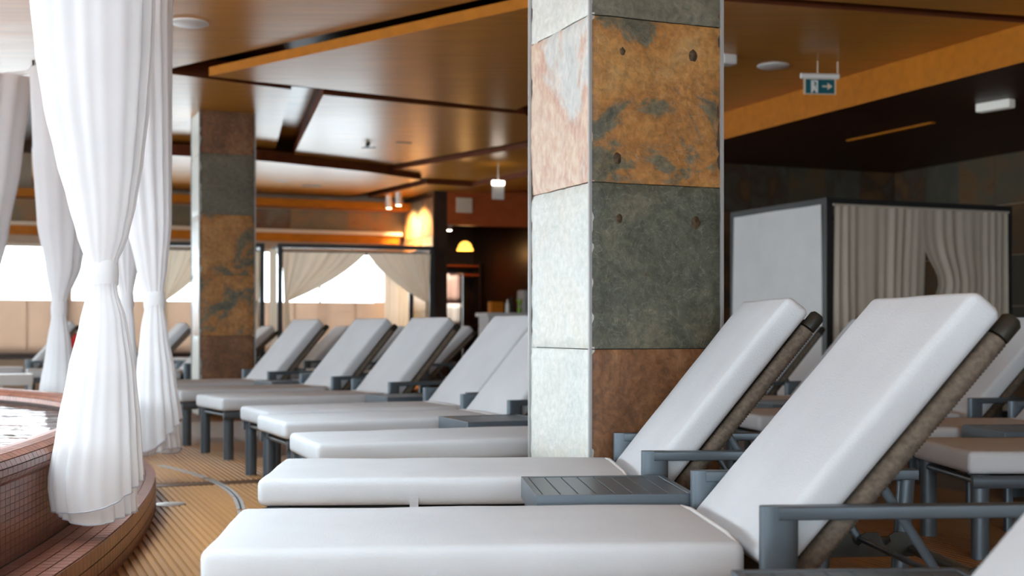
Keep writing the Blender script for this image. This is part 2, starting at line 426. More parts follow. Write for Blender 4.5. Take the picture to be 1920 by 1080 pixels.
def stone_field(parent, along, fixed, a0, a1, z0, z1, tw, th, m, face=-1):
    n = max(1, round((a1 - a0)/tw)); k = max(1, round((z1 - z0)/th)); w = (a1 - a0)/n; h = (z1 - z0)/k
    me = stone_mesh(w - .008, h - .008); me.materials.append(m)
    for j in range(k):
        for i in range(n):
            o = bpy.data.objects.new('stone_tile', me); col.objects.link(o); o.parent = parent
            d = random.uniform(0, .006)
            if along == 'u': o.location = G(a0 + i*w + .004, fixed - .025 - d, z0 + j*h + .004); o.rotation_euler = (0, 0, A)
            else: o.location = G(fixed - .025 - d, a0 + (i + 1)*w - .004, z0 + j*h + .004); o.rotation_euler = (0, 0, A - R(90))
stone_field(wb, 'u', V_B, pv(-60, V_B), U_BAR - .02, 2.63, 2.97, .95, .34, S_lit)
# return wall beside the bar, clad in stone, ending in a dark jamb
V_E = 19.25
wret = wall_mesh('wall_bar_side', 'v', U_BAR, .22, V_E, 22.6, 0, 3.7, [], M_darkwood)
stone_field(wret, 'v', U_BAR, V_E, V_B, 0, 3.10, .55, .62, S_lit)
# bar alcove
wall_mesh('wall_bar_back', 'u', 22.6, .2, U_BAR, 8.9, 0, 3.7, [], M_darkwood)
wall_mesh('wall_bar_right', 'v', 8.5, .25, V_RB, 22.6, 0, 3.7, [], M_darkwood)
bm = bmesh.new(); gbox(bm, U_BAR + .22, 8.5, V_E, V_E + .2, 2.66, 3.4)
fascia = struct(obj('trim_1', bm, M_redwood), 'red-brown fascia board above the bar opening')
wrb = wall_mesh('wall_right_back', 'u', V_RB, .25, 8.5, U_R, 0, 3.7, [], M_grout)
stone_field(wrb, 'u', V_RB, 8.5, U_R, .0, 3.1, .62, .62, S_shaded)
stone_field(wr, 'v', U_R, 5.2, V_RB - .04, .0, 3.1, .62, .62, S_shaded)

# ceiling ------------------------------------------------------------------------------------
ROOM = [(U_L, V_F), (U_R, V_F), (U_R, 22.6), (U_L, 22.6)]
HX, HY = -6.38, 3.2                                                   # centre of the unseen rooflight, added to light the seats from above
def hole(sg, n=24, rx=4.45, ry=5.55):
    """one half of the added oval rooflight opening, from its near end to its far end (sg=1 right half)"""
    return [(HX + sg*rx*math.cos(t)**.7 if math.cos(t) > 1e-6 else HX, HY + ry*math.sin(t)) for t in [R(-90 + 180*i/n) for i in range(n + 1)]]
def clip(poly, g=0., vb=None):
    """clip a plan polygon (world xy) to the room rectangle on the grid"""
    P = [to_uv(x, y) for x, y in poly]
    for ax, lim, sg in ((0, U_L - g, 1), (0, U_R + g, -1), (1, V_F - g, 1), (1, vb or V_B, -1)):
        out = []
        for i in range(len(P)):
            a, b = P[i - 1], P[i]
            ia, ib = sg*(a[ax] - lim) >= 0, sg*(b[ax] - lim) >= 0
            if ia != ib:
                t = (lim - a[ax])/(b[ax] - a[ax]); out.append((a[0] + (b[0] - a[0])*t, a[1] + (b[1] - a[1])*t))
            if ib: out.append(b)
        P = out
    return [tuple(G(u, v)[:2]) for u, v in P]
bm = bmesh.new()
for sg in (1, -1):
    prism(bm, clip([(HX, HY + 40), (HX + sg*40, HY + 40), (HX + sg*40, HY - 40), (HX, HY - 40)] + hole(sg), .25, 22.9), 3.7, 3.85)
ceiling = struct(obj('ceiling', bm, M_ceil_dark), 'dark upper ceiling above the hanging veneer panels')
def cpanel(pts, z, th, m=None, label=None, side=None):
    """pts: (x,y) pixels on the panel's lower face, or ('w',x,y) plan points"""
    poly = []
    for p in pts:
        if p[0] == 'w': poly.append((p[1], p[2]))
        else: q = px(p[0], p[1], z); poly.append((q.x, q.y))
    bm = bmesh.new(); prism(bm, clip(poly), z, z + th)
    o = obj('ceiling_panel', bm, m or M_ceil, ceiling)
    side = side or M_edge_shade
    if side:
        o.data.materials.append(side)
        for f in o.data.polygons:
            if abs(f.normal.z) < .5: f.material_index = 1
    if label: o['label'] = label
    return o
ZC = 3.4
q = px(320, 128, ZC); e0 = px(905, -2, ZC); sl = (q.y - e0.y)/(q.x - e0.x); yl = q.y + (HX - q.x)*sl
cpanel([('w', HX, yl), (320, 128), (905, -2), ('w', .55, 8.65), ('w', 1.62, 9.12), ('w', 4.06, 9.76), ('w', 12, 11.9), ('w', 14, -12), ('w', HX, -30)] + [('w', x, y) for x, y in hole(1)], ZC, .3)
cpanel([('w', HX, yl), ('w', -30, yl + (-30 - HX)*sl), ('w', -30, -30), ('w', HX, -30)] + [('w', x, y) for x, y in hole(-1)], ZC, .3)
# glazing of the added rooflight
bm = bmesh.new()
for k in range(1, 8):
    y = HY - 5.55 + 11.1*k/8; hw = 4.45*math.sqrt(max(0, 1 - ((y - HY)/5.55)**2))**.7 + .1
    box(bm, (HX - hw, y - .04, 3.86), (HX + hw, y + .04, 3.94))
added_rooflight = struct(obj('window_%d' % 60, bm, M_white), 'oval glazed rooflight added out of view above the pool to light the seats')
bm = bmesh.new(); prism(bm, [(HX + (x - HX)*1.03, HY + (y - HY)*1.02) for x, y in hole(1) + hole(-1)[::-1][1:-1]], 3.945, 3.955); obj('pane', bm, M_glass, added_rooflight)
cpanel([(392, 143), (968, 206), (1060, 165), (1120, -14)], 3.33, .085, side=M_orange)
cpanel([(528, 160), (616, 168), (566, 302), (498, 294)], 3.56, .1)
cpanel([(60, 112), (330, 140), (546, 168), (514, 288), (60, 262)], ZC, .2)
cpanel([(606, 178), (985, 215), (1040, 255), (690, 317), (547, 298)], 3.33, .2)
cpanel([(704, 324), (1040, 268), (1060, 300), (893, 347), (790, 334)], 3.28, .15)
cpanel([(60, 276), (485, 301), (688, 322), (790, 337), (640, 372), (520, 375), (60, 364)], 3.2, .15)
cpanel([(690, 371), (800, 345), (885, 350), (1060, 318), (1060, 352), (858, 362), (760, 378)], 3.2, .15)
cpanel([(1365, 3.), (1920, 43), ('w', 12.5, 11.9), ('w', 10, 22), ('w', 2.8, 22), ('w', .45, 14.5), ('w', .72, 9.1)], ZC, .25)
# lowered ceiling on the right with its broad orange edge
b0, b1 = Vector((2.39, 14.1)), Vector((4.09, 10.0)); dr = (b1 - b0).normalized()
q0, q1 = b0 - dr*2.2, b1 + dr*14
cpanel([('w', q0.x, q0.y), ('w', q1.x, q1.y), ('w', 25, 0), ('w', 20, 25), ('w', 2.5, 25)], 3.10, .30, m=M_ceil_dark, side=M_orange, label='lowered dark ceiling with a broad orange veneer edge')
bm = bmesh.new()
sa, sb = px(1590, 263, 3.10), px(1750, 229, 3.10); w = Vector((.03, .02, 0))
bar(bm, sa + Vector((0, 0, -.005)), sb + Vector((0, 0, -.005)), .03, .012, side=(1, 0, 0))
obj('edge_strip', bm, M_orange, ceiling)

# ================================================================ PILLARS
ROWS = [0, .21, .889, 1.566, 2.243, 2.92, ZC]
def slate_tile(w, h, t, seed, n=22, amp=.010):
    """one hand-split slate: uneven terraced face, chipped edges"""
    bm = bmesh.new(); k = max(3, int(n*h/w))
    def fn(a, b):
        x, z = a*w, b*h
        p = Vector((x*4.2 + seed, z*4.2, seed*.7))
        f = noise.noise(p)*.6 + noise.noise(p*2.7)*.35
        terr = math.floor(f*4)/4*.6 + f*.4
        e = min(a, 1 - a, b*h/w, (1 - b)*h/w)*w
        edge = max(0, 1 - e/.02)
        y = -t + amp*.5 - amp*terr + edge*(.006 + .012*max(0, noise.noise(p*5)))
        return Vector((x, min(y, -.004), z))
    V = grid(bm, fn, n, k)
    # side skirts back to the core
    rim = [V[i][0] for i in range(n + 1)] + [V[n][j] for j in range(1, k + 1)] + [V[i][k] for i in range(n - 1, -1, -1)] + [V[0][j] for j in range(k - 1, 0, -1)]
    back = [bm.verts.new((v.co.x, 0, v.co.z)) for v in rim]
    L = len(rim)
    for i in range(L): bm.faces.new((rim[i], back[i], back[(i + 1) % L], rim[(i + 1) % L]))
    return bm
def pillar(corner, s, mats_front, mats_left, label, detail, near):
    root = empty('stone_pillar', (corner[0], corner[1], 0), A)
    tag(root, label, 'pillar')
    t = .03
    bm = bmesh.new(); box(bm, (t, t, 0), (s - t, s - t, ZC)); obj('core', bm, M_grout, root)
    for f in range(4):
        for j in range(len(ROWS) - 1):
            h = ROWS[j + 1] - ROWS[j] - .004; w = s - .026
            bm = slate_tile(w, h, t, seed=f*13.7 + j*5.1 + (0 if near else 90), n=detail)
            ml = (mats_front, S_shaded, S_shaded, mats_left)[f]
            m = ml[j] if isinstance(ml, list) else ml
            o = obj('stone_tile', bm, m, root, smooth=35)
            loc = [(.013, t), (s - t, .013), (s - .013, s - t), (t, s - .013)][f]
            o.location = (loc[0], loc[1], ROWS[j] + .002); o.rotation_euler = (0, 0, [0, R(90), R(180), R(270)][f])
    for x, y in ((0, 0), (s - .012, 0), (0, s - .012), (s - .012, s - .012)):
        bm = bmesh.new(); box(bm, (x, y, 0), (x + .012, y + .012, ZC)); obj('corner_trim', bm, M_bluegrey_trim, root)
    return root
pc = (.3116, 5.05)
pil = pillar(pc, .63, [S_brown, S_brown, S_green, S_rust, S_olive, S_olive], [S_glare, S_glare, S_glare, S_rust_glare, S_glare, S_glare],
       'broad slate clad pillar standing beside the nearest loungers', 26, True)
pillar((-3.472, 13.9), .63, [S_brown, S_brown, S_rust, S_rust, S_olive, S_brown], [S_rust_glare, S_glare, S_rust_glare, S_rust_glare, S_glare, S_glare],
       'slate clad pillar standing far back between white curtains and cabana', 12, False)

for (x, y, sz) in ((1300, 104, .026), (1158, 296, .024), (1162, 410, .020), (1305, 418, .028), (1168, 96, .016)):
    kx = (x - CX)/F; c0 = Vector(pc); uD = Vector((UX, UY)); lam = (kx*c0.y - c0.x)/(uD.x - kx*uD.y); hp = c0 + uD*lam
    bm = bmesh.new(); bmesh.ops.create_icosphere(bm, subdivisions=2, radius=sz)
    for v in bm.verts: v.co += v.co.normalized()*sz*.35*noise.noise(v.co*90 + Vector((x, 0, 0))); v.co.y *= .2; v.co.x *= .75
    o = obj('fossil_knot', bm, M_fossil, pil, smooth=60); o.location = (lam, .004, H + (YH - y)*hp.y/F)

# ================================================================ POOL
C1, R1 = Vector((-15.46, 3.2)), 14.0
T1 = R(15)
C2 = C1 + Vector((math.cos(T1), math.sin(T1)))*(R1 - 4.6); R2 = 4.6
XM = C2.x                                                       # axis of symmetry of the basin
def pool_pt(s, off):
    """outline of the pool step; s: angle -90..90 on the right half; off: metres inwards"""
    if abs(s) <= 15: c, r = C1, R1
    else: c, r = (C2 if s > 0 else Vector((C2.x, 2*C1.y - C2.y))), R2
    a = R(s); return Vector((c.x + (r - off)*math.cos(a), c.y + (r - off)*math.sin(a)))
def pool_loop(off):
    ss = [-90 + 2.5*i for i in range(30)] + [-15 + .75*i for i in range(41)] + [17.5 + 2.5*i for i in range(30)]
    p = [pool_pt(s, off) for s in ss]
    return p + [Vector((2*XM - q.x, q.y)) for q in p[-2:0:-1]]
def ring_mesh(bm, prof):
    """closed loop swept over (off, z) profile"""
    L = []
    for off, z in prof: L.append([bm.verts.new((q.x, q.y, z)) for q in pool_loop(off)])
    n = len(L[0])
    for a, b in zip(L, L[1:]):
        for i in range(n): bm.faces.new((a[i], a[(i + 1) % n], b[(i + 1) % n], b[i]))
    return L
ZST, ZRIM, ZW = .17, .542, .455
pool = empty('pool', (XM, C1.y, 0)); tag(pool, 'large curved raised pool with red-brown mosaic wall and step', 'pool')
inv = Matrix.Translation((-XM, -C1.y, 0))
def pobj(name, bm, m, parent=pool, smooth=None):
    for v in bm.verts: v.co = inv @ v.co
    return obj(name, bm, m, parent, smooth)
bm = bmesh.new(); ring_mesh(bm, [(.006, 0.0), (.006, ZST - .004), (.30, ZST - .004)])
step = pobj('step', bm, M_grout)
BULL = [(.235, ZST - .01), (.235, .44), (.22, .455), (.21, .475), (.21, .50), (.222, .522), (.25, .537), (.29, ZRIM), (.335, .537), (.36, .522), (.375, .50), (.38, .47), (.38, -.05)]
bm = bmesh.new(); L = ring_mesh(bm, [(o + .003, z - .003) for o, z in BULL])
rimw = pobj('pool_wall', bm, M_grout)
bm = bmesh.new(); lo = pool_loop(.376); bm.faces.new([bm.verts.new((q.x, q.y, .012)) for q in lo]); pobj('basin_floor', bm, M_basin)
bm = bmesh.new(); bm.faces.new([bm.verts.new((q.x, q.y, ZW)) for q in pool_loop(.382)])
w = pobj('water', bm, M_water); w['label'] = 'still pool water reflecting bright windows'
# mosaic: arc-length frame on the right half
def arc_s(step_m, s0, s1, off):
    out, s = [], s0
    while s < s1:
        out.append(s); r = (R1 if abs(s) <= 15 else R2) - off; s += math.degrees(step_m/r)
    return out
def tile_quad(bm, pts, nrm, th=.004, gap=.002):
    c = sum(pts, Vector())/4
    q = [c + (p - c)*(1 - gap/max(1e-4, (p - c).length)) for p in pts]
    t = [p + nrm*th for p in q]
    a = [bm.verts.new(p) for p in q]; b = [bm.verts.new(p) for p in t]
    bm.faces.new(b)
    for i in range(4): bm.faces.new((a[i], a[(i + 1) % 4], b[(i + 1) % 4], b[i]))
def p3(s, off, z): q = pool_pt(s, off); return Vector((q.x, q.y, z))
TILE_N = [0]
me_st = bpy.data.meshes.new('mosaic_tile'); bm = bmesh.new(); box(bm, (-.5, -.5, 0), (.5, .5, 1)); bm.to_mesh(me_st); bm.free(); me_st.materials.append(M_mosaic)
rest = bmesh.new()
TW, TD = .0600, .0530                                            # step tiles: 4 rows across, narrow along
for s in arc_s(TW, -20, 60, .1):
    ds = math.degrees(TW/((R1 if abs(s) <= 15 else R2) - .1))
    for k in range(4):
        o0, o1 = .004 + k*TD, .004 + (k + 1)*TD
        mid = p3(s + ds/2, (o0 + o1)/2, ZST - .004)
        xp, yp = CX + mid.x/mid.y*F if mid.y > .5 else -9e3, YH + (H - mid.z)/max(mid.y, .01)*F
        seen = -10 < xp < 330 and 985 < yp < 1090
        if seen and TILE_N[0] < 300:
            TILE_N[0] += 1
            o = bpy.data.objects.new('mosaic_tile', me_st); col.objects.link(o); o.parent = step
            o.location = inv @ mid; o.rotation_euler = (0, 0, R(s + ds/2)); o.scale = (TD - .0055, TW - .0055, .004)
        else:
            tile_quad(rest, [p3(s, o1, ZST - .004), p3(s, o0, ZST - .004), p3(s + ds, o0, ZST - .004), p3(s + ds, o1, ZST - .004)][::1], Vector((0, 0, 1)))
o = pobj('mosaic_tiles', rest, M_mosaic, step); o['kind'] = 'stuff'
# riser of the step
bm = bmesh.new()
for s in arc_s(.055, -20, 60, 0):
    ds = math.degrees(.055/((R1 if abs(s) <= 15 else R2)))
    a = R(s + ds/2); nr = Vector((math.cos(a), math.sin(a), 0))
    for z0, z1 in ((.004, .054), (.056, .108), (.110, .166)):
        tile_quad(bm, [p3(s, .006, z0), p3(s + ds, .006, z0), p3(s + ds, .006, z1), p3(s, .006, z1)], nr)
o = pobj('riser_tiles', bm, M_mosaic, step); o['kind'] = 'stuff'
# wall and bullnose tiles: rows following the profile
prof = []
for (o0, z0), (o1, z1) in zip(BULL, BULL[1:-1]):
    Ls = math.hypot(o1 - o0, z1 - z0); n = max(1, round(Ls/.0255))
    for i in range(n): prof.append(((o0 + (o1 - o0)*i/n, z0 + (z1 - z0)*i/n), (o0 + (o1 - o0)*(i + 1)/n, z0 + (z1 - z0)*(i + 1)/n)))
bm = bmesh.new(); NP = [0]
for s in arc_s(.052, -20, 88, .25):
    ds = math.degrees(.052/((R1 if abs(s) <= 15 else R2) - .25))
    for ri, ((o0, z0), (o1, z1)) in enumerate(prof):
        sh = ds*.5*(ri % 2)*0
        P = [p3(s, o0, z0), p3(s + ds, o0, z0), p3(s + ds, o1, z1), p3(s, o1, z1)]
        nr = (P[1] - P[0]).cross(P[3] - P[0]).normalized()
        mid = sum(P, Vector())/4
        if mid.y > .5:
            xp, yp = CX + mid.x/mid.y*F, YH + (H - mid.z)/mid.y*F
            if NP[0] < 300 and -10 < xp < 110 and 900 < yp < 1090 and nr.dot(Vector((0, 0, H)) - mid) > 0:
                NP[0] += 1; b2 = bmesh.new(); tile_quad(b2, [p - mid for p in P], nr)
                oo = obj('wall_tile', b2, M_mosaic, rimw); oo.location = inv @ mid; continue
        tile_quad(bm, P, nr)
o = pobj('wall_mosaic', bm, M_mosaic, rimw); o['kind'] = 'stuff'

# slot drain following the pool
drain = empty('slot_drain', (-1.6, 7.4, 0)); tag(drain, 'narrow steel slot drain curving along the floor beside the pool step', 'drain')
def drain_seg(s0, s1):
    for (o0, o1, z, m, nm) in ((-.42, -.437, .010, M_bluegrey_trim, 'steel_edge'), (-.437, -.447, .0078, M_black, 'slot'), (-.447, -.464, .010, M_bluegrey_trim, 'steel_edge')):
        bm = bmesh.new(); K = 8
        pl = [pool_pt(s0 + (s1 - s0)*i/K, o0) for i in range(K + 1)] + [pool_pt(s1 - (s1 - s0)*i/K, o1) for i in range(K + 1)]
        prism(bm, [(q.x + 1.6, q.y - 7.4) for q in pl], .0, z); obj(nm, bm, m, drain)
s = 2.
while s < 40:
    L_ = 4.0 if s < 15 else 11.
    drain_seg(s, s + L_*.94); s += L_
bm = bmesh.new(); q = pool_pt(15.6, -.05); lathe(bm, [(.09, 0), (.09, .009), (.07, .012), (.0, .012)], 20)
o = obj('floor_drain_cover', bm, M_steel, None, smooth=30); o.location = (q.x + .02, q.y, 0); tag(o, 'small round steel cover in the floor at the pool step', 'drain cover')

# ================================================================ LOUNGERS
W, SEAT, SZ, CT = .68, 1.29, .46, .095
def build_lounger(ang):
    """prototype standing at the origin: foot end at x=0, head towards +x, centred in y"""
    root = empty('sun_lounger')
    ca, sa = math.cos(R(ang)), math.sin(R(ang))
    bm = bmesh.new(); cushion(bm, SEAT, W, CT, .026, .006, 1.3); o = obj('seat_cushion', bm, M_cushion, root, smooth=60); o.location = (0, 0, SZ - CT)
    bm = bmesh.new(); tube(bm, [(SEAT - .016, -W/2 + .02, CT - .006), (SEAT - .012, -.2, CT + .003), (SEAT - .012, .2, CT + .003), (SEAT - .016, W/2 - .02, CT - .006)], .006)
    obj('piping', bm, M_piping, o, smooth=50)
    bm = bmesh.new(); box(bm, (.52, -W/2 - .004, -.03), (.55, -W/2 + .004, .03)); obj('strap', bm, M_cushion, o)
    # backrest: its own frame, x along the back, z out of its front face
    br = empty('backrest'); br.parent = root; br.location = (SEAT + .015, 0, SZ - .03); br.rotation_euler = (0, -R(ang), 0)
    BL = .85
    bm = bmesh.new(); cushion(bm, BL, W, CT, .026, .007, 4.2); o = obj('back_cushion', bm, M_cushion, br, smooth=60); o.location = (0, 0, -CT)
    for sgn in (-1, 1):
        y = sgn*(W/2 - .035); bm = bmesh.new(); pts, rad = [], []
        n = 84
        for i in range(n*2 + 1):
            pts.append((-.06 + (BL + .01)*i/(2*n), y, -CT - .034)); rad.append(.0295 if i % 2 else .0255)
        tube(bm, pts, rad, 10); obj('wrapped_rail', bm, M_rope, br, smooth=80)
        bm = bmesh.new(); tube(bm, [(BL - .045, y, -CT - .034), (BL + .006, y, -CT - .034), (BL + .016, y, -CT - .034)], [.0275, .0275, .019], 14); obj('end_cap', bm, M_metal_dark, br, smooth=40)
    bm = bmesh.new(); box(bm, (-.05, -W/2 + .06, -CT - .030), (BL - .04, W/2 - .06, -CT - .018)); obj('woven_panel', bm, M_weave, br)
    bm = bmesh.new(); bar(bm, (BL - .03, -W/2 + .04, -CT - .034), (BL - .03, W/2 - .04, -CT - .034), .018, .018, side=(1, 0, 0)); obj('cross_bar', bm, M_metal_dark, br, smooth=40)
    bm = bmesh.new(); bar(bm, (.30, -W/2 + .04, -CT - .055), (.30, W/2 - .04, -CT - .055), .012, .012, side=(1, 0, 0)); obj('cross_bar', bm, M_metal_dark, br, smooth=40)
    # frame
    rz = SZ - CT
    for sgn in (-1, 1):
        y = sgn*(W/2 - .02)
        bm = bmesh.new(); bar(bm, (.02, y, rz - .033), (1.96, y, rz - .033), .016, .028); obj('side_rail', bm, M_metal, root, smooth=35)
        # legs at the foot end
        bm = bmesh.new(); bar(bm, (.065, sgn*(W/2 - .045), 0), (.065, sgn*(W/2 - .045), rz - .004), .027, .038, p=2.3); obj('leg', bm, M_metal, root, smooth=35)
        # armrest: front post, bar, rear post
        ya = sgn*(W/2 + .030)
        bm = bmesh.new(); bar(bm, (1.36, ya, 0), (1.36, ya, .553), .019, .046, p=3.4, n=20); arm = obj('armrest', bm, M_metal, root, smooth=35)
        bm = bmesh.new(); bar(bm, (1.355, ya, .5365), (2.0, ya, .5365), .0225, .0165, p=9, n=20); obj('arm_bar', bm, M_metal, arm, smooth=35)
        bm = bmesh.new(); bar(bm, (1.93, ya, 0), (1.97, ya, .525), .020, .026, p=2.4); obj('rear_post', bm, M_metal, arm, smooth=35)
        # notched rack
        prof2 = [(1.32, rz - .055)]
        for k in range(6):
            x = 1.42 + .085*k
            prof2 += [(x, rz + .015), (x + .006, rz - .012), (x + .022, rz - .022), (x + .036, rz - .012), (x + .03, rz + .006), (x + .045, rz + .015)]
        prof2 += [(1.95, rz + .015), (1.95, rz - .055)]
        prof2.insert(1, (1.32, rz + .015))
        bm = bmesh.new(); yy = sgn*(W/2 - .075)
        lo_ = [bm.verts.new((x, yy - .004, z)) for x, z in prof2]; hi_ = [bm.verts.new((x, yy + .004, z)) for x, z in prof2]
        bm.faces.new(lo_); bm.faces.new(hi_[::-1])
        for i in range(len(lo_)): bm.faces.new((lo_[i], hi_[i], hi_[(i + 1) % len(lo_)], lo_[(i + 1) % len(lo_)]))
        obj('notched_rack', bm, M_metal_dark, root)
    bm = bmesh.new(); bar(bm, (.065, -W/2 + .05, rz - .035), (.065, W/2 - .05, rz - .035), .02, .014, side=(1, 0, 0)); obj('cross_rail', bm, M_metal, root, smooth=35)
    bm = bmesh.new(); bar(bm, (1.22, -W/2 + .03, rz - .035), (1.22, W/2 - .03, rz - .035), .02, .014, side=(1, 0, 0)); obj('cross_rail', bm, M_metal, root, smooth=35)
    bm = bmesh.new(); bar(bm, (1.95, -W/2, rz - .035), (1.95, W/2, rz - .035), .02, .014, side=(1, 0, 0)); obj('cross_rail', bm, M_metal, root, smooth=35)
    bm = bmesh.new(); box(bm, (.10, -W/2 + .04, rz - .02), (1.22, W/2 - .04, rz - .008)); obj('seat_mesh', bm, M_weave, root)
    # prop: two struts from the back down to the rack
    tpos = .34; bx = SEAT + .015 + tpos*ca + (CT + .05)*sa; bz = SZ - .03 + tpos*sa - (CT + .05)*ca
    fx = bx + .155
    for sgn in (-1, 1):
        y = sgn*(W/2 - .045)
        bm = bmesh.new(); bar(bm, (bx, y, bz), (fx, y - sgn*.015, rz - .004), .005, .012); st = obj('prop_strut', bm, M_metal, root, smooth=35)
        bm = bmesh.new(); bmesh.ops.create_icosphere(bm, subdivisions=2, radius=.012, matrix=Matrix.Translation((bx, y + sgn*.012, bz))); obj('rivet', bm, M_steel, st, smooth=60)
    bm = bmesh.new(); bar(bm, (fx, -W/2 + .06, rz - .004), (fx, W/2 - .06, rz - .004), .008, .008, side=(1, 0, 0)); obj('prop_rod', bm, M_metal, root, smooth=35)
    return root
PROTO = {}
def lounger(near, rot, ang, label, group='sun loungers in the pool hall', seatonly=False):
    if ang not in PROTO: PROTO[ang] = build_lounger(ang); o = PROTO[ang]
    else: o = copy_tree(PROTO[ang])
    r = R(rot)
    o.location = (near[0] - math.sin(r)*W/2, near[1] + math.cos(r)*W/2, 0); o.rotation_euler = (0, 0, r)
    tag(o, label, 'sun lounger', group); return o
# first row, from the camera back
lounger((-.64, 1.26), 4, 49, 'sun lounger whose backrest just enters the bottom right corner')
lounger((-.725, 2.90), 4.5, 49, 'nearest full sun lounger, light grey cushion filling the bottom of the picture')
lounger((-.87, 4.27), 2.8, 51, 'sun lounger behind the slatted table, second from the front, before the pillar')
lounger((-.86, 5.53), 20.5, 49, 'sun lounger directly behind the broad pillar, only its foot end showing')
lounger((-1.24, 6.82), 24, 49, 'sun lounger just left of the broad pillar, behind the dark side table')
lounger((-1.50, 7.66), 26, 49, 'raised sun lounger with its backrest top touching the left edge of broad pillar')
lounger((-2.12, 9.15), 30, 49, 'third raised sun lounger left of the broad pillar')
lounger((-2.72, 10.28), 31, 49, 'fourth raised sun lounger left of the broad pillar')
lounger((-3.52, 11.52), 31, 49, 'raised sun lounger beside the far slate pillar, right of it')
# second row behind
g2 = 'sun loungers in the rear rows'
lounger((1.90, 5.21), 2, 49, 'sun lounger at right edge, foot end behind the nearest armrest', g2)
lounger((1.62, 6.42), 5, 47, 'sun lounger at right edge behind the second rear table', g2)
lounger((1.45, 7.36), 10, 47, 'sun lounger whose backrest shows right of the nearest backrest, below the curtains', g2)
lounger((1.07, 8.56), 18, 47, 'sun lounger seen between the two nearest backrests, the paler front one', g2)
lounger((.68, 9.42), 21, 47, 'sun lounger mostly hidden behind the second lounger backrest', g2)
lounger((-2.30, 14.4), 22, 43, 'shaded rear lounger backrest right of the third raised one', g2)
lounger((-3.15, 15.0), 22, 43, 'shaded rear lounger backrest between third and fourth raised ones', g2)
lounger((-3.95, 15.9), 22, 43, 'shaded rear lounger backrest below the cabana left swag', g2)
lounger((-5.09, 16.49), 22, 43, 'shaded rear lounger backrest touching the far pillar right side', g2)
g3 = 'sun loungers behind the pool'
lounger((-7.5, 15.7), 22, 49, 'sun lounger behind the pool at the left edge', g3)
lounger((-5.90, 15.22), 22, 47, 'distant sun lounger backrest right of the second curtain', g3)
lounger((-5.15, 14.5), 22, 47, 'pale sun lounger backrest touching the far pillar left side', g3)

# ---------------------------------------------------------------- side tables
def build_table():
    root = empty('side_table'); S, Ht = .48, .48
    for (a, b) in (((-S/2, -S/2, Ht - .072), (S/2, -S/2 + .02, Ht)), ((-S/2, S/2 - .02, Ht - .072), (S/2, S/2, Ht)),
                   ((-S/2, -S/2 + .02, Ht - .072), (-S/2 + .02, S/2 - .02, Ht)), ((S/2 - .02, -S/2 + .02, Ht - .072), (S/2, S/2 - .02, Ht))):
        bm = bmesh.new(); box(bm, a, b, bev=.002); obj('apron', bm, M_metal, root)
    n = 8; x0 = -S/2 + .022; w = (S - .044)/n
    for i in range(n):
        bm = bmesh.new(); box(bm, (x0 + i*w + .0015, -S/2 + .022, Ht - .018), (x0 + (i + 1)*w - .0015, S/2 - .022, Ht - .002), bev=.0015); obj('slat', bm, M_metal, root)
    for sx in (-1, 1):
        for sy in (-1, 1):
            bm = bmesh.new(); bar(bm, (sx*(S/2 - .03), sy*(S/2 - .03), 0), (sx*(S/2 - .03), sy*(S/2 - .03), Ht - .03), .02, .02, p=4); obj('leg', bm, M_metal, root, smooth=35)
    return root
TP = [None]
def table(x, y, rot, label):
    if TP[0] is None: TP[0] = build_table(); o = TP[0]
    else: o = copy_tree(TP[0])
    o.location = (x, y, 0); o.rotation_euler = (0, 0, R(rot)); tag(o, label, 'side table', 'slatted grey side tables')
table(.29, 3.965, 5, 'dark grey slatted side table between the two nearest sun loungers')
table(.70, 2.34, 3, 'dark grey slatted side table cut off by the bottom edge at right')
table(-.10, 6.90, 22, 'dark grey side table touching the left side of the broad pillar')
table(-.78, 9.27, 26, 'small grey side table between second and third loungers left of the pillar')
table(-2.12, 11.83, 31, 'farthest grey side table, beside the far slate pillar')
table(2.56, 6.20, 4, 'grey side table at right edge between two rear loungers')
table(1.86, 8.40, 14, 'pale blue looking side table seen under the second lounger backrest')

# white table beyond the pool
t = empty('white_table', (-5.35, 13.5, 0), R(20)); tag(t, 'small white table behind the pool rim', 'table')
bm = bmesh.new(); box(bm, (-.18, -.18, .36), (.18, .18, .48), bev=.01); obj('top', bm, M_white, t)
for sx in (-1, 1):
    for sy in (-1, 1):
        bm = bmesh.new(); box(bm, (sx*.15 - .018, sy*.15 - .018, 0), (sx*.15 + .018, sy*.15 + .018, .36)); obj('leg', bm, M_white, t)
bm = bmesh.new()
grid(bm, lambda a, b: Vector(((a - .5)*.16, .02*math.sin(a*9) + .01*math.sin(b*7), b*.20)), 10, 8)
q = pd(142, 652, 17.6); o = obj('red_towel', bm, M_red, None, smooth=60); o.location = q
sm = o.modifiers.new('thickness', 'SOLIDIFY'); sm.thickness = .01
tag(o, 'small red towel hanging behind the second curtain', 'towel')

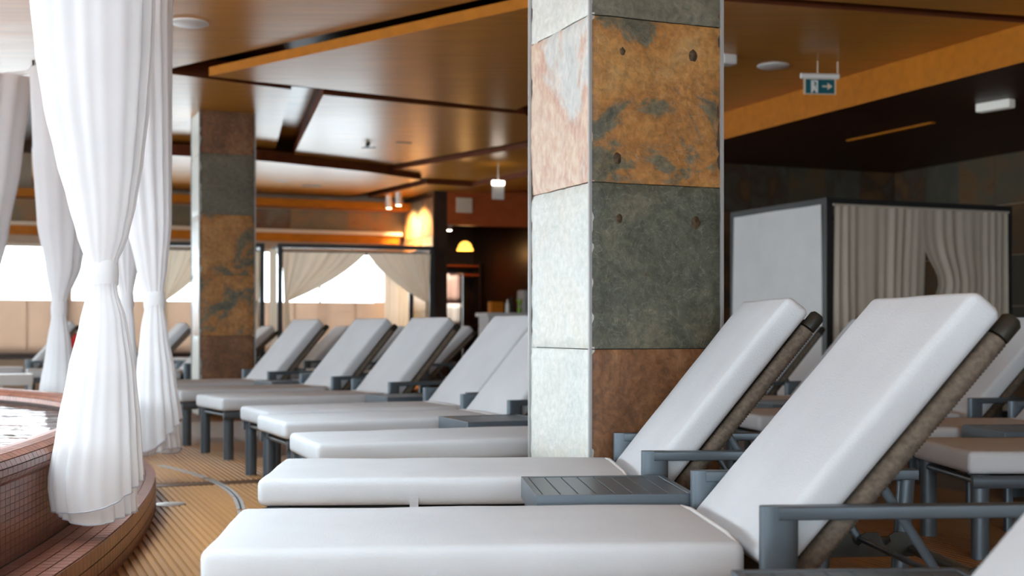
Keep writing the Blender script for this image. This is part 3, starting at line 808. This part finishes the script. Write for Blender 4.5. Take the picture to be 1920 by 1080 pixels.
# ================================================================ VOILE CURTAINS AROUND THE POOL
ZTR = 3.05
def lerp_tab(tab, z):
    for (z0, *a), (z1, *b) in zip(tab, tab[1:]):
        if z <= z1 or (z1, *b) == tab[-1]:
            t = max(0, min(1, (z - z0)/(z1 - z0))); t2 = t*t*(3 - 2*t)
            return [p + (q_ - p)*(t*.55 + t2*.45) for p, q_ in zip(a, b)]
def curtain(base, tab, pleats, label, hem=((.20, .10), (.175, .02)), tie=(1.18, 1.28), seed=0., name='voile_curtain', mats=(M_voile, M_hem), zbase=ZST):
    """tab rows: z, centre offset in x, half width x, half width y"""
    root = empty(name, (base[0], base[1], 0)); tag(root, label, 'curtain', 'white voile curtains around the pool')
    ztie = sum(tie)/2
    for li, (hz, hs) in enumerate(hem):
        bm = bmesh.new(); n = pleats*8; m = 64; sc = 1. - .16*li
        def fn(a, b):
            th = 2*math.pi*a
            bot = hz + hs*(.5 - .5*math.cos(th + 2.6 + li)) + .018*math.sin(th*2 + seed + li)
            z = bot + (tab[-1][0] - bot)*b
            cx, wx, wy = lerp_tab(tab, z)
            dz = abs(z - ztie)
            amp = .27*min(1, .35 + dz*1.3)*(.55 + .45*math.sin(2*th + seed*2 + li))
            ph = pleats*th + seed*3 + li*1.3 + 1.3*math.sin(th*2 + seed) + .8*math.sin(th*5 + seed*2)
            r = 1.02 - abs(amp)*.5 + amp*.5*math.sin(ph + .5*math.sin(z*1.1 + 3*math.sin(th))) + .035*math.sin(th*3 + z*1.2 + seed)
            r *= sc
            return Vector((cx + wx*r*math.cos(th), wy*r*math.sin(th), z))
        V = grid(bm, fn, n, m, closed_u=True)
        rim = [v[0].co.copy() for v in V]
        dr_ = obj('drape', bm, mats[0], root, smooth=80)
        bm = bmesh.new(); tube(bm, rim, .0035, 5, closed=True); obj('hem', bm, mats[1], dr_, smooth=60)
    bm = bmesh.new(); K = 40; cx, wx, wy = lerp_tab(tab, ztie)
    def band(a, b):
        th = 2*math.pi*a; bul = 1.10 + .06*math.sin(b*math.pi) + .03*math.sin(5*th)
        return Vector((cx + wx*bul*math.cos(th), wy*bul*math.sin(th), tie[0] + (tie[1] - tie[0])*b + .012*math.cos(th + 1)))
    grid(bm, band, K, 6, closed_u=True); obj('tie_band', bm, mats[0], root, smooth=80)
    return root
def rows(d, x0, lst, wyf=.55):
    """lst: (pixel y, left x, right x) measured on the photo at depth d, turned into z / offset / half width"""
    kk = d/F; out = []
    for y, l, r in sorted(lst, key=lambda q: -q[0]):
        out.append((H + (YH - y)*kk, ((l + r)/2 - x0)*kk, (r - l)/2*kk, max(.03, (r - l)/2*kk*wyf)))
    return out
def top(tab, f=1.03):
    z, c, a, b = tab[-1]; return tab + [(ZTR, c, a*f, b*f)]
def voile(x0, d, lst, pleats, label, hem, tie_px, seed):
    kk = d/F; z = lambda y: H + (YH - y)*kk
    curtain(((x0 - CX)*kk, d), top(rows(d, x0, lst)), pleats, label, hem=tuple((z(h), s_) for h, s_ in hem), tie=(z(tie_px[1]), z(tie_px[0])), seed=seed)
voile(185, 4.78, [(985, 98, 268), (905, 88, 266), (800, 106, 260), (700, 126, 252), (600, 150, 236), (545, 164, 219), (500, 164, 217), (440, 144, 240), (380, 128, 254), (300, 106, 267), (200, 84, 278), (100, 70, 286), (0, 61, 290)], 19,
      'nearest white voile curtain tied at its middle, hanging before the pool step', ((966, .14), (974, .012)), (494, 538), .4)
voile(292, 7.75, [(862, 250, 348), (800, 250, 342), (700, 256, 328), (620, 264, 314), (575, 272, 307), (552, 271, 306), (500, 256, 314), (420, 238, 322), (300, 223, 323), (100, 213, 323), (50, 210, 323)], 12,
      'white voile curtain at the right of the nearest one, hem on the pool step', ((846, .20), (852, .03)), (550, 576), 1.7)
voile(238, 9.1, [(825, 205, 262), (700, 210, 260), (600, 225, 252), (575, 227, 249), (555, 226, 250), (480, 203, 264), (300, 193, 267), (120, 188, 267)], 12,
      'white voile curtain half hidden between the two nearest curtains', ((818, .1), (824, .02)), (553, 577), 2.9)
voile(112, 10.0, [(825, 72, 152), (740, 74, 144), (650, 88, 134), (590, 97, 124), (570, 97, 124), (500, 86, 152), (420, 70, 166), (300, 62, 170), (140, 56, 172)], 12,
      'white voile curtain behind the pool rim, left of the nearest curtain', ((832, .1), (838, .02)), (568, 592), 4.2)
voile(-42, 10.4, [(825, -90, -5), (740, -85, -8), (590, -55, -28), (570, -55, -28), (520, -75, -6), (440, -110, 12), (300, -130, 38), (150, -140, 58)], 14,
      'white voile curtain swag cut off by the left edge', ((820, .1), (828, .02)), (568, 592), 5.5)
# curtain rail following the pool, on hangers
rail = empty('curtain_rail', (-1.9, 6, 0)); tag(rail, 'curved white curtain rail hanging below the ceiling over the pool edge', 'curtain rail')
RP = [(-1.9, -3.6), (-1.45, -1.), (-1.35, 2.), (-1.577, 4.78), (-2.2, 7.75), (-2.80, 9.1), (-3.6, 10.0), (-4.45, 10.45), (-6.4, 10.9), (-8.6, 10.5)]
def cr(p0, p1, p2, p3, t):
    return tuple(.5*(2*b + (c - a)*t + (2*a - 5*b + 4*c - d_)*t*t + (3*b - a - 3*c + d_)*t**3) for a, b, c, d_ in zip(p0, p1, p2, p3))
track = []
for i in range(1, len(RP) - 2):
    for k in range(10): track.append(cr(RP[i - 1], RP[i], RP[i + 1], RP[i + 2], k/10))
bm = bmesh.new(); tube(bm, [(x + 1.9, y - 6, ZTR + .019) for x, y in track], .016, 8); obj('track', bm, M_white, rail, smooth=50)
for x, y in track[4::10]:
    bm = bmesh.new(); tube(bm, [(x + 1.9, y - 6, ZTR + .03), (x + 1.9, y - 6, ZC)], .006, 6); obj('hanger', bm, M_white, rail)

# ================================================================ CABANAS
def pleated(bm, p0, p1, ztop, zbot, n, amp, fn=None, nz=24, seed=0., th=None):
    """hanging cloth from p0 to p1 (plan points): fn(a,b)->(a',z) remaps for swags"""
    p0, p1 = Vector(p0), Vector(p1); t = (p1 - p0); q = Vector((-t.y, t.x)).normalized()
    def f(a, b):
        aa, z, am = (a, ztop + (zbot - ztop)*b, amp*(.4 + .6*b)) if fn is None else fn(a, b)
        w = am*(math.sin(2*math.pi*n*a + seed + 1.5*math.sin(5.1*a + seed) + .9*math.sin(2.2*b + 7*a)) * (.6 + .4*math.sin(11*a + 2*seed)) + .55*math.sin(2*math.pi*n*.37*a + seed*2 + b))
        p = p0 + t*aa + q*w
        return Vector((p.x, p.y, z))
    grid(bm, f, n*8, nz)
def swag(zt, zk, zb, side, reach=1.0):
    """curtain pulled to one side: side=0 gathers at a=0, side=1 at a=1"""
    def fn(a, b):
        if b < .75:
            t = b/.75; g = t**1.15
            x = a if side == 0 else 1 - a
            xx = x*(1 - g) + (.02 + .06*x)*g
            z = zt + (zk - zt)*(t*(1 - .0*x)) + (.16*x*(1 - x)*t)
            if x > 0: z = zt + (zk - zt)*t - .05*math.sin(t*math.pi)*x
            am = .022*(1 - .6*g)
        else:
            t = (b - .75)/.25; x = a if side == 0 else 1 - a
            xx = (.02 + .06*x) + .05*x*t; z = zk + (zb - zk)*t; am = .012
        return (xx if side == 0 else 1 - xx), z, am
    return fn
def cabana(org, rot, w, dp, h, label):
    root = empty('cabana', (org[0], org[1], 0), rot); tag(root, label, 'cabana')
    t = .035
    for x in (0, w):
        for y in (0, dp):
            bm = bmesh.new(); box(bm, (x - t, y - t, 0), (x + t, y + t, h)); obj('post', bm, M_black, root)
    for a, b in (((t, -t, h - .06), (w - t, t, h)), ((t, dp - t, h - .06), (w - t, dp + t, h)), ((-t, t, h - .06), (t, dp - t, h)), ((w - t, t, h - .06), (w + t, dp - t, h))):
        bm = bmesh.new(); box(bm, a, b); obj('beam', bm, M_black, root)
    bm = bmesh.new(); cushion(bm, w - .16, dp - .16, .22, .05, .01, 2.); o = obj('mattress', bm, M_cushion, root, smooth=60); o.location = (.08, dp/2, .30)
    bm = bmesh.new(); box(bm, (.06, .06, .12), (w - .06, dp - .06, .30)); obj('bed_base', bm, M_darkwood, root)
    return root
# right-hand cabana: white sheet on its left side, two beige curtains in front
cb = cabana((3.02, 12.0), A, 2.22, 1.62, 2.22, 'dark framed cabana at right with white side sheet and closed beige curtains')
bm = bmesh.new()
grid(bm, lambda a, b: Vector((-.045 + .012*math.sin(9*a + 3*b), .04 + 1.54*a, 2.16 - 2.0*b)), 30, 10); obj('side_sheet', bm, M_sheet, cb, smooth=80)
bm = bmesh.new()
def fr(a, b): 
    aa = a + (.10*max(0, b - .25)*(1 - a)) * 0; x = a*(1 - .035*math.sin(b*3)); 
    return x - .14*max(0, .25 - abs(b - .30))*a*0, 2.15 - 2.02*b, .028*(.25 + .9*b)
pleated(bm, (.05, -.05), (1.16, -.05), 2.15, .12, 11, .03, fr, seed=.3); obj('curtain', bm, M_linen_grey, cb, smooth=80)
def fr2(a, b):
    gap = .20*math.exp(-((b - .36)/.13)**2) if b > .08 else .20*math.exp(-((.28)/.13)**2)
    return a + gap*(1 - a)**2 - .03*(1 - a), 2.15 - 2.02*b, .028*(.25 + .9*b)
bm = bmesh.new(); pleated(bm, (1.10, -.052), (2.18, -.052), 2.15, .12, 10, .03, fr2, seed=2.2); obj('curtain', bm, M_linen_grey, cb, smooth=80)
bm = bmesh.new(); tube(bm, [(0.03, -.05, 2.155), (2.2, -.05, 2.155)], .011, 8); obj('curtain_rod', bm, M_linen_grey, cb)
# far cabanas with tied-back swags
def far_cabana(org, w, label, left=True, right=True):
    rot = R(15); c = cabana(org, rot, w, 1.7, 2.2, label)
    mid = w*.56
    if left:
        bm = bmesh.new(); pleated(bm, (.03, -.045), (mid, -.045), 0, 0, 9, .02, swag(2.08, 1.36, .75, 0), seed=.7); obj('swag', bm, M_linen, c, smooth=80)
    if right:
        bm = bmesh.new(); pleated(bm, (mid, -.045), (w - .03, -.045), 0, 0, 8, .02, swag(2.08, 1.36, .75, 1), seed=1.9); obj('swag', bm, M_linen, c, smooth=80)
    bm = bmesh.new(); pleated(bm, (-.155, -.02), (-.045, -.02), 2.12, .2, 2, .015); obj('tied_curtain', bm, M_linen, c, smooth=80)
    for x0 in (w*.80,):
        bm = bmesh.new(); pleated(bm, (x0, 1.62), (w - .05, 1.62), 2.1, .2, 6, .02); obj('back_curtain', bm, M_linen, c, smooth=80)
    bm = bmesh.new(); tube(bm, [(.03, -.045, 2.09), (w - .03, -.045, 2.09)], .01, 6); obj('curtain_rod', bm, M_black, c)
    return c
q = pd(525, 458, 18.2); far_cabana((q.x, q.y), 2.24, 'far dark framed cabana with two beige curtains tied back like a tent')
q = pd(300, 455, 17.75); far_cabana((q.x, q.y), 1.42, 'far cabana partly hidden behind the far slate pillar')

# ================================================================ BAR
bx0, bx1 = U_BAR + .3, 8.45
ct = empty('bar_counter', G(7.75, 19.0, 0), A); tag(ct, 'white topped bar counter left of the broad pillar', 'counter')
bm = bmesh.new(); box(bm, (-.42, -.22, 0), (.64, .22, 1.16)); obj('front', bm, M_bar_white, ct)
bm = bmesh.new(); box(bm, (-.46, -.27, 1.16), (.68, .27, 1.22), bev=.008); obj('worktop', bm, M_bar_white, ct)
bm = bmesh.new(); box(bm, (-.15, -.14, 0), (.15, .14, .38), bev=.02); box(bm, (-.12, -.17, .26), (.12, -.14, .34))
o = obj('coffee_machine', bm, M_bluegrey_trim); o.location = G(8.15, 19.05, 1.22); o.rotation_euler = (0, 0, A); tag(o, 'grey machine standing on the bar counter beside the broad pillar', 'coffee machine')
bm = bmesh.new(); lathe(bm, [(.03, 0), (.034, .02), (.034, .14), (.012, .18), (.012, .22), (.0, .222)], 16); o = obj('bottle', bm, M_white, None, smooth=40); o.location = G(7.73, 18.95, 1.22); tag(o, 'small white bottle standing on the bar counter', 'bottle')
bm = bmesh.new(); lathe(bm, [(.028, 0), (.03, .02), (.03, .15), (.011, .2), (.011, .27), (.0, .272)], 16); o = obj('bottle', bm, M_black, None, smooth=40); o.location = G(7.82, 19.0, 1.22); tag(o, 'black bottle standing on the bar counter', 'bottle')
bm = bmesh.new(); box(bm, (-.11, -.08, 0), (.11, .08, .18), bev=.008); o = obj('wooden_box', bm, M_orange); o.location = G(7.55, 19.02, 1.22); o.rotation_euler = (0, 0, A); tag(o, 'small wooden box standing on the bar counter', 'box')
bm = bmesh.new()
for i in range(7):
    a = i*.9; lv = [Vector((0, 0, 0)), Vector((.03*math.cos(a) - .02*math.sin(a), .03*math.sin(a) + .02*math.cos(a), .10)), Vector((.07*math.cos(a), .07*math.sin(a), .17)), Vector((.03*math.cos(a) + .02*math.sin(a), .03*math.sin(a) - .02*math.cos(a), .10))]
    bm.faces.new([bm.verts.new(p) for p in lv])
lathe(bm, [(.03, -.08), (.04, 0), (.0, .001)], 12); o = obj('small_plant', bm, M_green); o.location = G(7.88, 18.80, 1.30); tag(o, 'little bright green plant on the bar counter', 'plant')
# back bar: shelf unit, framed panels, lamp
sh = empty('back_bar_shelf', G(7.5, 22.2, 0), A); tag(sh, 'dark wooden shelf unit at the back of the bar', 'shelf')
for z in (.5, 1.0, 1.95, 2.12):
    bm = bmesh.new(); box(bm, (-.75, -.15, z), (.95, .2, z + .04)); obj('shelf_board', bm, M_redwood if z > 1.5 else M_darkwood, sh)
for x in (-.75, .92):
    bm = bmesh.new(); box(bm, (x, -.15, 0), (x + .03, .2, 2.2)); obj('upright', bm, M_darkwood, sh)
def towel(u, v, z0, z1, w, m1, label):
    r = empty('hanging_towel', G(u, v, 0), A); tag(r, label, 'towel')
    zm = z0 + (z1 - z0)*.42
    for nm, a, b, m in (('upper_half', zm, z1, m1), ('lower_half', z0, zm, M_white)):
        bm = bmesh.new()
        V = grid(bm, lambda s, t: Vector(((s - .5)*w, .012*math.sin(s*14), a + (b - a)*t)), 14, 4)
        o = obj(nm, bm, m, r, smooth=80); so = o.modifiers.new('thickness', 'SOLIDIFY'); so.thickness = .015
    bm = bmesh.new(); tube(bm, [(-w/2 - .03, 0, z1), (w/2 + .03, 0, z1)], .012, 8); obj('rod', bm, M_steel, r)
    for x in (-w/2 - .03, w/2 + .03):
        bm = bmesh.new(); tube(bm, [(x, 0, 0), (x, 0, z1)], .012, 8); obj('stand_leg', bm, M_steel, r)
towel(6.80, 19.72, .95, 1.88, .14, M_pink, 'narrow pink and white towel hanging beside the stone return wall')
towel(7.20, 20.2, 1.02, 1.90, .36, M_pink, 'wide pink and white towel hanging inside the bar opening')
pl_ = empty('pendant_lamp', G(7.75, 21.0, 0), A); tag(pl_, 'amber glowing pendant lamp inside the bar', 'lamp')
bm = bmesh.new(); lathe(bm, [(.04, .16), (.10, .12), (.15, 0), (.145, 0), (.09, .11), (.03, .14)], 24, (0, 0, 2.36)); obj('shade', bm, emit('amber_shade', (1., .42, .06), 1.1), pl_, smooth=40)
bm = bmesh.new(); tube(bm, [(0, 0, 2.5), (0, 0, 3.7)], .006, 6); obj('cord', bm, M_black, pl_)
ld = bpy.data.lights.new('lamp_bulb', 'POINT'); ld.energy = 4; ld.color = (1, .55, .2); ld.shadow_soft_size = .05
lo_ = bpy.data.objects.new('lamp_bulb', ld); col.objects.link(lo_); lo_.parent = pl_; lo_.location = (0, 0, 2.33)
bm = bmesh.new(); gbox(bm, 6.95, 7.22, V_E - .02, V_E, 2.86, 3.10); o = obj('wall_plate', bm, M_cream); tag(o, 'square cream plate on the red-brown fascia above the bar', 'plate')
dl = empty('bar_downlight', G(6.98, V_E + .42, 0), A); tag(dl, 'small bright downlight under the fascia at the left end of the bar', 'downlight')
bm = bmesh.new(); lathe(bm, [(.04, 2.60), (.05, 2.62), (.05, 2.72), (.012, 2.73), (.012, 3.7)], 16); obj('housing', bm, M_white, dl, smooth=40)
bm = bmesh.new(); lathe(bm, [(.038, 2.594), (.038, 2.599)], 16); obj('lens', bm, emit('bar_lens', (1, .8, .55), 8), dl)
l = bpy.data.lights.new('bar_spot', 'SPOT'); l.energy = 70; l.color = (1, .86, .72); l.spot_size = R(75); l.spot_blend = .8; l.shadow_soft_size = .04
lo_ = bpy.data.objects.new('bar_spot', l); col.objects.link(lo_); lo_.parent = dl; lo_.location = (0, 0, 2.585); lo_.rotation_euler = (R(12), 0, 0)
# spotlights washing the stone return wall
for i, (u, v) in enumerate(((U_BAR - .45, 20.3), (U_BAR - .45, 19.75))):
    sp = empty('wall_spotlight', G(u, v, 0), A); tag(sp, ['small warm spotlight nearest the window wall', 'small warm spotlight before the lit stone wall'][i], 'spotlight', 'spotlights by the bar')
    bm = bmesh.new(); lathe(bm, [(.045, 2.99), (.05, 3.02), (.05, 3.2), (.0, 3.2)], 16); obj('housing', bm, M_white, sp, smooth=40)
    bm = bmesh.new(); lathe(bm, [(.0, 2.985), (.042, 2.985), (.042, 2.99), (.0, 2.992)][1:], 16); obj('lens', bm, emit('warm_lens_%d' % i, (1, .75, .4), 6), sp)
    l = bpy.data.lights.new('spot', 'SPOT'); l.energy = 130; l.color = (1, .62, .28); l.spot_size = R(115); l.spot_blend = .9; l.shadow_soft_size = .05
    lo_ = bpy.data.objects.new('spot', l); col.objects.link(lo_); lo_.parent = sp; lo_.location = (0, 0, 2.97); lo_.rotation_euler = (0, R(-38), 0)

# ================================================================ CEILING FIXTURES
def disc(p, r, label):
    bm = bmesh.new(); lathe(bm, [(.0, -.018), (r*.86, -.018), (r, -.008), (r, 0)][1:], 32)
    o = obj('ceiling_speaker', bm, M_white, None, smooth=40); o.location = p; tag(o, label, 'ceiling speaker', 'round white ceiling speakers')
disc(px(355, 42, ZC), .15, 'round white ceiling speaker right of the nearest curtain')
disc(px(1450, 123, ZC), .148, 'round white ceiling speaker right of the broad pillar')
def fixture(name, p, size, m, label, cat, rot=A):
    bm = bmesh.new(); box(bm, (-size[0]/2, -size[1]/2, -size[2]), (size[0]/2, size[1]/2, 0), bev=min(size)*.18)
    o = obj(name, bm, m); o.location = p; o.rotation_euler = (0, 0, rot); tag(o, label, cat); return o
fixture('smoke_detector', px(1362, 103, ZC), (.14, .14, .09), M_white, 'white detector box on ceiling at the right edge of the broad pillar', 'detector')
fixture('emergency_light', px(1866, 190, 3.10), (.36, .10, .085), emit('emergency_white', (.8, .77, .70), .04), 'white bar shaped emergency light on the dark lowered ceiling', 'emergency light', R(-55))
for (x, y, z, lab, sz) in ((757, 267, 3.33, 'dark slot vent in the big middle ceiling panel', (.20, .07, .006)), (585, 348, 3.2, 'dark slot vent in the pale far ceiling panel', (.30, .12, .006)), (527, 339, 3.2, 'faint grey slot vent in the pale far ceiling panel', (.2, .08, .005))):
    fixture('slot_vent', px(x, y, z), sz, M_black if 'dark' in lab else M_bluegrey_trim, lab, 'vent')
sk = empty('ceiling_sprinkler', px(690, 268, 3.33), A); tag(sk, 'dark small sprinkler under the big middle ceiling panel', 'sprinkler')
bm = bmesh.new(); lathe(bm, [(.03, 0), (.03, -.03), (.012, -.035), (.012, -.07)][::-1], 12); obj('body', bm, M_black, sk)
for a in range(3):
    bm = bmesh.new(); c, s_ = math.cos(a*2.1), math.sin(a*2.1); bar(bm, (0, 0, -.06), (.10*c, .10*s_, -.055), .018, .006); obj('deflector', bm, M_black, sk)
# hanging exit sign, right
d = 11.4; c = pd(1537, 143, d)
es = empty('exit_sign', (c.x, c.y, c.z), R(6)); tag(es, 'hanging blue-green exit sign with running figure and arrow', 'exit sign')
bm = bmesh.new(); tube(bm, [(-.178, 0, 0), (.178, 0, 0)], .026, 12); obj('light_bar', bm, M_white, es, smooth=40)
bm = bmesh.new(); box(bm, (-.150, -.006, -.165), (.150, .006, -.02)); plate = obj('sign_plate', bm, M_cream, es)
bm = bmesh.new(); box(bm, (-.135, -.009, -.158), (.135, -.0065, -.03)); obj('sign_face', bm, mat('teal_sign', (.0, .10, .13), .4, var=.03), plate)
bm = bmesh.new()
def flat(pts, y=-.0105):
    lo2 = [bm.verts.new((x, y, z)) for x, z in pts]; hi2 = [bm.verts.new((x, y + .0015, z)) for x, z in pts]
    bm.faces.new(lo2); bm.faces.new(hi2[::-1])
    for i in range(len(pts)): bm.faces.new((lo2[i], hi2[i], hi2[(i + 1) % len(pts)], lo2[(i + 1) % len(pts)]))
flat([(.02, -.100), (.07, -.100), (.07, -.125), (.115, -.093), (.07, -.060), (.07, -.086), (.02, -.086)]); obj('arrow', bm, M_cream, plate)
bm = bmesh.new()
flat([(-.085, -.04), (-.02, -.04), (-.02, -.152), (-.035, -.152), (-.035, -.053), (-.07, -.053), (-.07, -.152), (-.085, -.152)])          # doorway
flat([(-.062 + .012*math.cos(t*.63), -.070 + .012*math.sin(t*.63)) for t in range(10)])                                                   # head
flat([(-.07, -.085), (-.045, -.085), (-.038, -.118), (-.028, -.148), (-.040, -.150), (-.054, -.122), (-.072, -.150), (-.084, -.146), (-.068, -.115)])
obj('running_figure', bm, M_white, plate)
for x in (-.02, .17):
    bm = bmesh.new(); tube(bm, [(x, 0, .015), (x, 0, ZC - c.z)], .006, 6); obj('hanger', bm, M_cream, es)
# far hanging sign by the bar
c = pd(934, 343, 17.6)
es = empty('hanging_light_sign', (c.x, c.y, c.z), R(20)); tag(es, 'small hanging lit sign above the bar, left of the broad pillar', 'sign')
bm = bmesh.new(); tube(bm, [(-.085, 0, 0), (.085, 0, 0)], .032, 12); obj('light_bar', bm, emit('sign_tube', (1, .9, .75), 3.0), es, smooth=40)
bm = bmesh.new(); box(bm, (-.085, -.008, -.23), (.085, .008, -.035)); obj('sign_plate', bm, M_white, es)
bm = bmesh.new(); tube(bm, [(0, 0, .03), (0, 0, 3.28 - c.z)], .007, 6); obj('hanger', bm, M_white, es)
